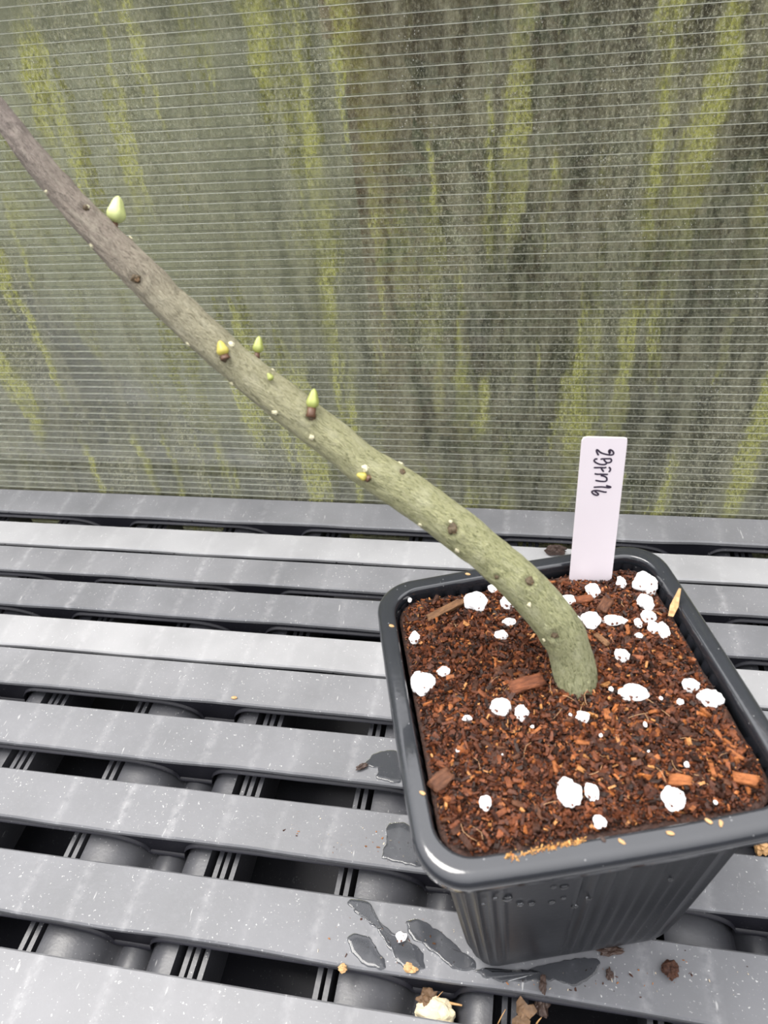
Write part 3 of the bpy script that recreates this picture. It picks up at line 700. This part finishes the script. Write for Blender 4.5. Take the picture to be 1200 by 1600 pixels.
def bud(name, base, tip, r, mat, stalk=0.0, stalk_r=0.0, parent=cut, facets=5):
    """pointed, faintly ribbed bud from base to tip; stalk is a sub-part"""
    ax = (tip - base); L = ax.length; Rm = frame_to(ax.normalized())
    prof = [(0, .28), (.08, .66), (.2, .93), (.33, 1.0), (.46, .90), (.6, .74), (.74, .62), (.86, .46), (.95, .25), (1, .02)]
    rings = []
    for h, k in prof:
        rings.append([base - cuto + Rm @ Vector((math.cos(a) * r * k * (1 + .08 * math.cos(facets * a)), math.sin(a) * r * k * (1 + .08 * math.cos(facets * a)), h * L)) for a in [2 * math.pi * j / 20 for j in range(20)]])
    vs, fs = loft(rings); o = obj(name, vs, fs, mat, parent)
    if stalk > 0:
        d = ax.normalized(); vs, fs = tube([base - cuto - d * stalk, base - cuto - d * stalk * .5, base - cuto + d * L * 0.08], [stalk_r * 1.25, stalk_r, stalk_r * .95], 12)
        obj('stalk', vs, fs, M_STALK, o)
    return o
def pxbud(u0, w0, u1, w1, wpx, mat, dd=0.0, stalk=0.0, sr=0.0, lab=None):
    i = on_stem(u0, w0)[2]; d = px_path[i][2] + dd
    o = bud('bud', und(u0, w0, d), und(u1, w1, d - 0.0004), wpx * d / F / 2, mat, stalk, sr)
    if lab: o['label'] = lab
    return o
pxbud(179, 349, 185, 306, 29, M_BUDT, 0.0015, 0.0012, 0.0009)
pxbud(402, 552, 405, 525, 17, M_BUD, 0.0005, 0.0012, 0.0007)
pxbud(487, 639, 491, 607, 20, M_BUD, -0.0052, 0.0020, 0.0011)
pxbud(351, 556, 343, 532, 19, M_YBUD, -0.0050, 0.0008, 0.0011)
pxbud(573, 747, 557, 741, 14, M_YBUD, -0.0048, 0.0005, 0.0009)
pxbud(425, 594, 418, 583, 10, M_BUD, -0.0050)
def nub(u, w, s, mat, name, seed):
    P, n_, i = on_stem(u, w); r = s * 0.186 / F / 2
    bm = bmesh.new(); bmesh.ops.create_icosphere(bm, subdivisions=3, radius=r); Rm = frame_to(n_).to_4x4()
    for v in bm.verts:
        v.co *= 1 + 0.7 * noise.noise(v.co * (1.7 / r) + Vector((seed, 0, 0))); v.co.z *= 0.4
    bm.transform(Matrix.Translation(P - cuto) @ Rm); me = bpy.data.meshes.new(name); bm.to_mesh(me); bm.free()
    link(name, me, mat, cut)
for i, (u, w, s) in enumerate([(708, 826, 15), (827, 908, 13), (866, 991, 13), (575, 748, 10), (629, 737, 10), (212, 435, 13), (134, 324, 9), (487, 651, 11), (350, 560, 11), (776, 902, 7)]): nub(u, w, s, M_SCAR, 'leaf_scar', i)
M_CRUST = plain('tan_crust', (0.24, 0.15, 0.08), 0.8, var=0.6, sc=900)
for i, (u, w, s) in enumerate([(710, 829, 9), (829, 910, 8), (868, 992, 8), (631, 738, 6), (577, 746, 6), (214, 437, 7), (488, 653, 6)]): nub(u, w, s, M_CRUST, 'scar_crust', 60 + i)
for i, (u, w, s) in enumerate([(571, 732, 11), (363, 600, 8), (430, 645, 9), (424, 654, 8), (487, 684, 8), (294, 538, 8), (362, 538, 9), (704, 814, 7), (886, 986, 6), (827, 945, 7), (137, 323, 5), (657, 820, 7), (714, 860, 8), (850, 1000, 6), (903, 1040, 7), (626, 724, 9), (205, 372, 7), (144, 385, 8), (427, 578, 7), (73, 300, 7)]): nub(u, w, s, M_WART, 'lenticel', 20 + i)

# ------------------------------------------------------------------ plant label
pb = unp(923, 907, ZS - 0.0005); dB = proj(pb)[2]; dT = dB * 0.905
BL, BR, TL, TR = und(889, 912, dB), und(955, 912, dB), und(909, 683, dT), und(981, 684, dT)
ex = ((BR - BL).normalized() + (TR - TL).normalized()).normalized(); ey = ((TL + TR) / 2 - (BL + BR) / 2); ey = (ey - ex * ey.dot(ex)).normalized(); ez = ex.cross(ey)
tg = empty('plant_label', (BL + BR) / 2); og = Vector(tg.location)
tag(tg, 'white plastic plant label with handwritten letters stuck in the back of the pot', 'label')
def tp(u, w, lift=0.0):                     # photo point on the face of the label
    r = Vector(ray(u, w)); t = (og - Vector(CAM)).dot(ez) / r.dot(ez); return Vector(CAM) + r * t + ez * lift - og
ol = [tp(889, 912), tp(955, 912), tp(980.5, 690), tp(980, 685), tp(975, 684), tp(918, 682.5), tp(912, 684), tp(909, 689)]
dn = (tp(922, 912) - tp(945, 685)).normalized()
ol = [ol[0], ol[0] * 0.35 + ol[1] * 0.15 + dn * 0.020, ol[0] * 0.15 + ol[1] * 0.35 + dn * 0.020] + ol[1:]
k = len(ol); TK = 0.0006
vs = [p for p in ol] + [p - ez * TK for p in ol]
fs = [tuple(range(k)), tuple(reversed(range(k, 2 * k)))] + [(j, k + j, k + (j + 1) % k, (j + 1) % k) for j in range(k)]
tgo = obj('tag', vs, fs, M_TAG, tg, False)
bv = tgo.modifiers.new('edge', 'BEVEL'); bv.width = 0.0001; bv.segments = 2
STROKES = [  # crop pixels (15x from 900,690)
    [(775, 190), (770, 235), (790, 275), (800, 240), (785, 195), (820, 195), (860, 225), (880, 268), (865, 300), (820, 312), (740, 305), (640, 280), (560, 245), (520, 205), (490, 190), (480, 220), (500, 270), (530, 322)],
    [(570, 410), (650, 402), (740, 400), (810, 402), (830, 440), (815, 475), (770, 492), (715, 490), (680, 455), (650, 420)],
    [(715, 490), (700, 525), (640, 538), (560, 530), (480, 500), (430, 460), (432, 425), (465, 405), (505, 410)],
    [(412, 608), (500, 608), (600, 608), (670, 612), (712, 595)], [(580, 600), (610, 655), (650, 708)], [(762, 598), (795, 618), (805, 655), (790, 690), (762, 708)],
    [(435, 745), (480, 762), (570, 762), (660, 765), (750, 768)], [(575, 790), (640, 805), (700, 830), (722, 870), (715, 910), (680, 930), (600, 930), (520, 920), (450, 905)],
    [(410, 1068), (500, 1062), (600, 1060), (700, 1070), (770, 1078), (815, 1065), (770, 1045), (700, 1025)],
    [(722, 1180), (660, 1178), (580, 1160), (500, 1145), (430, 1145), (375, 1165), (385, 1205), (430, 1240), (490, 1255), (525, 1235), (500, 1205), (450, 1170), (440, 1160)],
]
def stroke(pts2, wid):
    P = [tp(900 + a / 15, 690 + b / 15, 0.00006) for a, b in pts2]; Q = []
    for i in range(len(P) - 1):
        a, b, c, d = P[max(i - 1, 0)], P[i], P[i + 1], P[min(i + 2, len(P) - 1)]
        Q += [catmull(a, b, c, d, t / 5) for t in range(5)]
    Q.append(P[-1]); vs, fs = [], []
    for i, p in enumerate(Q):
        t = (Q[min(i + 1, len(Q) - 1)] - Q[max(i - 1, 0)]).normalized(); s = t.cross(ez)
        e = min(i, len(Q) - 1 - i); f = 0.55 if e == 0 else (0.9 if e == 1 else 1)
        vs += [p + s * wid * f, p - s * wid * f]
        if i: fs.append((2 * i - 2, 2 * i - 1, 2 * i + 1, 2 * i))
    return vs, fs
av, af = [], []
for i, s in enumerate(STROKES):
    vs, fs = stroke(s, 0.00026); b = len(av); av += [v + ez * 0.000004 * i for v in vs]; af += [tuple(b + j for j in f) for f in fs]
tag(obj('handwriting', av, af, M_INK, tg, False), 'handwritten violet black letters')

# ------------------------------------------------------------------ debris on bench and rim
def lump(name, p, sx, sy, sz, mat, lab, cat, seed, rough=0.35, sub=2, rz=0.0, group=None):
    bm = bmesh.new(); bmesh.ops.create_icosphere(bm, subdivisions=sub, radius=1)
    for v in bm.verts:
        v.co *= 1 + rough * noise.noise(v.co * 1.3 + Vector((seed * 1.9, 0, 2))) + rough * 0.5 * noise.noise(v.co * 3.1 + Vector((0, seed, 0)))
        v.co = Vector((v.co.x * sx, v.co.y * sy, v.co.z * sz))
    me = bpy.data.meshes.new(name); bm.to_mesh(me); bm.free()
    zmin = min(v.co.z for v in me.vertices)
    o = link(name, me, mat, None, False); o.location = Vector(p) + Vector((0, 0, -zmin - sz * 0.12)); o.rotation_euler = (0, 0, rz)
    return tag(o, lab, cat, group)
lump('stone', un(680, 1592, -0.016), 0.0062, 0.0045, 0.0042, M_STONE, 'large cream coloured stone lodged in the bench gap before the pot', 'stone', 1, 0.3, 4)
lump('pebble', un(358, 1109, -0.014), 0.0022, 0.0022, 0.0022, M_PEBBLE, 'small ochre pebble in the bench gap, farther from the viewer of two', 'pebble', 2, 0.3, 3)
lump('pebble', un(316, 1202, -0.0145), 0.0025, 0.0025, 0.0024, M_PEBBLE, 'small ochre pebble in the bench gap, nearer to the viewer of two', 'pebble', 3, 0.3, 3)
lump('bark_flake', unt(366, 1091, 0.0001), 0.0014, 0.0007, 0.0005, M_HUSK, 'pale pinkish flake on the slat edge above the far pebble', 'flake', 4, 0.4)
lump('bark_clump', unt(1047, 1519, 0.0001), 0.0023, 0.0023, 0.0016, M_BARK[2], 'dark brown bark clump on the slat right in front of the pot', 'bark clump', 5, 0.7, 4)
lump('compost_crumb', unt(566, 1200, 0.0001), 0.0024, 0.0010, 0.0008, M_CRUMB, 'black compost crumb on the slat left of the pot', 'crumb', 6, 0.8, 3, 0.6)
lump('compost_crumb', unt(868, 866, 0.0001), 0.0050, 0.0016, 0.0030, M_CRUMB, 'black compost crumb on the slat behind the pot rim', 'crumb', 7, 0.8, 3)
lump('compost_crumb', unt(953, 1487, 0.0001), 0.0034, 0.0014, 0.0009, M_CRUMB, 'black compost heap at the foot of the pot front', 'crumb', 8, 0.9, 3, 0.1)
lump('compost_crumb', unt(848, 1540, 0.0001), 0.0011, 0.0022, 0.0009, M_CRUMB, 'black compost crumb on the front edge of the slat before the pot', 'crumb', 9, 0.9, 3)
lump('compost_crumb', unt(952, 1523, 0.0001), 0.0010, 0.0016, 0.0006, M_CRUMB, 'small black compost crumb between pot foot and bark clump', 'crumb', 10, 0.9, 3)
lump('perlite_grain', unt(627, 1466, 0.0001), 0.0017, 0.0016, 0.0014, M_PERL, 'white perlite grain lying in the water on the slat left of the pot', 'perlite', 70, 0.4, 3)
lump('bark_flake', unt(641, 1515, 0.0001), 0.0022, 0.0012, 0.0010, M_HUSK, 'golden bark flake on the wet slat edge below the perlite grain', 'flake', 11, 0.7, 3)
lump('bark_flake', un(536, 1515, -0.0006), 0.0016, 0.0011, 0.0009, M_HUSK, 'pale bark flake on the slat edge below the small puddle', 'flake', 12, 0.7, 3)
lump('bark_clump', un(669, 1565, -0.012), 0.0030, 0.0024, 0.0020, M_WOOD, 'shaggy brown clump above the cream stone in the gap', 'bark clump', 13, 0.7, 3)
lump('bark_clump', un(846, 1575, -0.010), 0.0024, 0.0030, 0.0018, M_CRUMB, 'dark clump behind the curled wood chip at the front', 'bark clump', 14, 0.8, 3)
lump('bark_clump', un(1186, 1327, -0.008), 0.0022, 0.0030, 0.0020, M_STRAW, 'straw coloured bark clump in the gap under the right pot rim', 'bark clump', 15, 0.7, 3)
# curled wood chips at the front edge
def sheet_piece(name, c, outline, curl, mat, lab, cat, th=0.0007, tilt=(0.4, 0.2, 0)):
    bm = bmesh.new(); f = bm.faces.new([bm.verts.new((x, y, 0)) for x, y in outline])
    bmesh.ops.triangulate(bm, faces=[f]); bmesh.ops.subdivide_edges(bm, edges=bm.edges[:], cuts=3, use_grid_fill=True)
    for v in bm.verts: v.co.z = curl * (v.co.x ** 2) * 90 + 0.0009 * noise.noise(v.co * 380) + 0.0004 * noise.noise(v.co * 1100)
    r = bmesh.ops.extrude_face_region(bm, geom=bm.faces[:])
    bmesh.ops.translate(bm, verts=[g for g in r['geom'] if isinstance(g, bmesh.types.BMVert)], vec=(0, 0, -th))
    bmesh.ops.recalc_face_normals(bm, faces=bm.faces[:])
    me = bpy.data.meshes.new(name); bm.to_mesh(me); bm.free(); o = link(name, me, mat, None, False); o.location = c; o.rotation_euler = tilt
    return tag(o, lab, cat)
sheet_piece('wood_chip', un(822, 1578, -0.004), [(-.0030, -.0012), (-.0008, -.0030), (.0014, -.0022), (.0034, .0004), (.0020, .0020), (.0004, .0014), (-.0022, .0034), (-.0034, .0016)], 1, M_WOOD, 'curled brown wood chip at the bottom edge before the pot', 'wood chip')
sheet_piece('wood_chip', un(812, 1598, -0.006), [(-.0040, -.0020), (.0010, -.0034), (.0034, -.0010), (.0024, .0022), (-.0016, .0018)], 1.2, M_WOOD, 'torn tan wood chip below the curled brown one', 'wood chip', tilt=(0.2, -0.3, 0.5))
def twig(name, a, b, r, mat, lab, cat, bend=0.0006, group=None):
    a, b = Vector(a), Vector(b); mid = (a + b) / 2 + Vector((0, 0, bend)); o = empty('x', (0, 0, 0)); bpy.data.objects.remove(o)
    pth = [a.lerp(mid, t / 4) if t < 4 else mid for t in range(4)] + [mid.lerp(b, t / 4) for t in range(5)]
    vs, fs = tube([p - a for p in pth], [r * (1 - 0.5 * i / 8) for i in range(9)], 8); ob = obj(name, vs, fs, mat); ob.location = a
    return tag(ob, lab, cat, group)
twig('straw', un(682, 1565, -0.012), un(722, 1571, -0.010), 0.0006, M_STRAW, 'short brown stalk lying above the cream stone', 'straw')
twig('straw', un(674, 1570, -0.011), un(692, 1549, -0.008), 0.0002, M_STRAW, 'thin tan fibre rising from the shaggy clump', 'straw')
twig('straw', un(778, 1600, -0.009), un(790, 1577, -0.007), 0.0002, M_STRAW, 'thin straw leaning on the round bar left of the wood chips', 'straw')
twig('straw', un(838, 1600, -0.007), un(846, 1590, -0.006), 0.0003, M_STRAW, 'thin straw poking out under the curled wood chip', 'straw')
sheet_piece('husk', unp(1055, 942, RZ + 0.001), [(-.0009, -.0042), (.0006, -.0040), (.0011, -.0008), (.0004, .0044), (-.0002, .0044), (-.0011, -.0010)], 0.5, M_HUSK, 'pointed tan husk sticking up over the right rim', 'husk', 0.0003, (0.75, 0.1, -0.25))
# husks on the rim
for i, (u, w, a, lab) in enumerate([(971, 1316, 0.6, 'pair of tan seed husks on the front rim, left of three'), (1047, 1303, 0.2, 'tan seed husk on the front rim, middle of three'), (1107, 1284, 0.5, 'tan seed husk on the front rim, right of three'),
                                    (1126, 1288, 1.6, 'upright tan seed husk on the outer front rim edge'), (660, 1240, 0.4, 'small tan seed husk on the left rim near the front'), (612, 979, 0.3, 'small tan seed husk on the left rim near the back'),
                                    (942, 1312, 0.9, 'dark flake on the inner edge of the front rim'), (731, 898, 0.3, 'small tan seed husk on the back rim')]):
    o = lump('seed_husk', unp(u, w, RZ - 0.0002), 0.0009, 0.00045, 0.00035, M_HUSK if 'dark' not in lab else M_CRUMB, lab, 'husk', 20 + i, 0.3, 2, -a)
# golden dust along the inner edge of the front rim
def dust_place(s_):
    t = rng.random(); p = unp(792 + 122 * t + rng.gauss(0, 2), 1341 - 26 * t + rng.gauss(0, 2.2) + (5 if t < 0.16 else 0) * rng.uniform(-1, 1.6), RZ - 0.0004)
    return p + Vector((0, 0, rng.uniform(0, 0.0007)))
dust = chip_cloud('bark_dust', 280, dust_place, 0.00014, 0.0004, None, [((0.44, 0.26, 0.09), 3), ((0.38, 0.20, 0.065), 2), ((0.36, 0.15, 0.05), 1)], [3, 2, 1])
tag(dust, 'line of golden bark dust along the inner edge of the front rim', 'bark dust', kind='stuff')
# fine dirt specks on the slats round the pot
def speck_place(s_):
    while True:
        u, w = rng.choice([(rng.gauss(640, 45), rng.gauss(1330, 30)), (rng.gauss(860, 60), rng.gauss(1525, 14)), (rng.gauss(530, 60), rng.gauss(1320, 24)), (rng.gauss(1060, 60), rng.gauss(1520, 18)), (rng.gauss(640, 60), rng.gauss(1470, 26))])
        p = unt(u, w, 0.0001)
        lx, ly = w2loc(p)
        if max(abs(lx), abs(ly)) < 0.034: continue
        if any(a + 0.0012 < p.y < b - 0.0006 for a, b in SL): return p
dirt = chip_cloud('dirt_specks', 130, speck_place, 0.00012, 0.00042, None, [((0.05, 0.02, 0.012), 3), ((0.30, 0.14, 0.06), 2), ((0.6, 0.55, 0.45), 2)], [3, 2, 2])
tag(dirt, 'scattered brown and white dirt specks on the slats round the pot', 'dirt', kind='stuff')

# ------------------------------------------------------------------ water
def puddle(pxs, lab, seed, hgt=0.00035):
    P = [un(u, w, 0.0) for u, w in pxs]; Q = []
    n = len(P)
    for i in range(n):
        a, b, c, d = P[i - 1], P[i], P[(i + 1) % n], P[(i + 2) % n]
        Q += [catmull(a, b, c, d, t / 6) for t in range(6)]
    Q = [p + Vector((noise.noise(p * 420 + Vector((seed, 0, 0))), noise.noise(p * 420 + Vector((0, seed, 7))), 0)) * 0.0008 for p in Q]
    c = sum(Q, Vector()) / len(Q)
    rings = []
    for k, z in ((1.0, 0.0), (0.98, 0.45), (0.94, 0.78), (0.86, 0.95), (0.7, 1.0), (0.35, 1.0)):
        rings.append([Vector((p.x, p.y, top_z(p.x, p.y) + 0.00008 + z * hgt)) for p in (c + (q - c) * k for q in Q)])
    vs, fs = loft(rings, True, False); b = (len(rings) - 1) * len(Q); vs.append(c + Vector((0, 0, top_z(c.x, c.y) + 0.00008 + hgt)))
    fs += [(b + j, b + (j + 1) % len(Q), len(vs) - 1) for j in range(len(Q))]
    o = obj('water_puddle', vs, fs, M_WATER); return tag(o, lab, 'water')
puddle([(546, 1406), (576, 1409), (586, 1432), (606, 1450), (634, 1470), (660, 1486), (660, 1516), (630, 1512), (612, 1490), (594, 1462), (570, 1436), (550, 1424)], 'long thin water streak running across the slat left of the pot', 1)
puddle([(543, 1466), (556, 1459), (576, 1464), (590, 1482), (602, 1504), (600, 1516), (570, 1508), (552, 1492)], 'oval puddle at the left end of the wet patch before the pot', 2)
puddle([(636, 1440), (662, 1440), (690, 1458), (712, 1476), (724, 1490), (740, 1500), (742, 1516), (712, 1516), (690, 1500), (660, 1478), (640, 1462)], 'wide puddle on the slat just left of the pot foot', 3)
puddle([(570, 1196), (582, 1180), (604, 1172), (622, 1176), (626, 1200), (626, 1224), (604, 1222), (588, 1216), (590, 1202)], 'small puddle on the slat beside the left side of the pot', 4)
puddle([(606, 1288), (632, 1286), (646, 1298), (654, 1330), (656, 1356), (630, 1350), (600, 1344), (598, 1330), (604, 1312)], 'dark puddle on the slat under the front left rim corner', 5)
puddle([(742, 1514), (790, 1520), (850, 1508), (900, 1498), (936, 1500), (930, 1520), (900, 1540), (860, 1532), (800, 1534), (760, 1528)], 'wet film on the slat along the front foot of the pot', 6)
DROP_LAB = ['largest clear water droplet on the pot front, toward its left', 'small clear water droplet just left of the largest one on the pot front', 'clear water droplet just right of the largest one on the pot front',
    'clear water droplet second to the right of the largest one on the pot front', 'clear water droplet third to the right of the largest one in the lower row', 'biggest clear water droplet of the upper row under the front rim',
    'small clear water droplet in the upper row, left of its biggest one', 'small clear water droplet directly under the biggest one of the upper row', 'lowest clear water droplet right of the middle of the pot front',
    'clear water droplet at the right end of the lower row on the pot front', 'tiny clear water droplet farthest left on the pot front by the fluted corner', 'lone clear water droplet far right on the fluted pot front']
# droplets clinging to the pot front
for i, (u, w, s) in enumerate([(793, 1404, 17), (774, 1404, 9), (813, 1413, 12), (831, 1412, 12), (862, 1410, 11), (882, 1386, 15), (865, 1386, 9), (881, 1403, 9), (898, 1416, 12), (920, 1403, 13), (755, 1413, 7), (1048, 1374, 10)]):
    # front face plane of the body in pot coordinates
    lo, hi = 0.12, 0.26
    for _ in range(40):
        d = (lo + hi) / 2; p = und(u, w, d); lx, ly = w2loc(p); h = 0.0305 + 0.0091 * max(0.0, p.z / 0.0985) ** 0.9
        if ly > -h - 0.0006: hi = d
        else: lo = d
    p = und(u, w, lo); r = s * lo / F / 2
    bm = bmesh.new(); bmesh.ops.create_icosphere(bm, subdivisions=3, radius=r)
    for v in bm.verts:
        v.co.y *= 0.45; v.co.z *= 1.1 if v.co.z < 0 else 0.95
    me = bpy.data.meshes.new('water_droplet'); bm.to_mesh(me); bm.free()
    o = link('water_droplet', me, M_DROP); o.location = p; o.rotation_euler = (0.08, 0, PY)
    tag(o, DROP_LAB[i], 'water droplet', 'water droplets on the pot front')
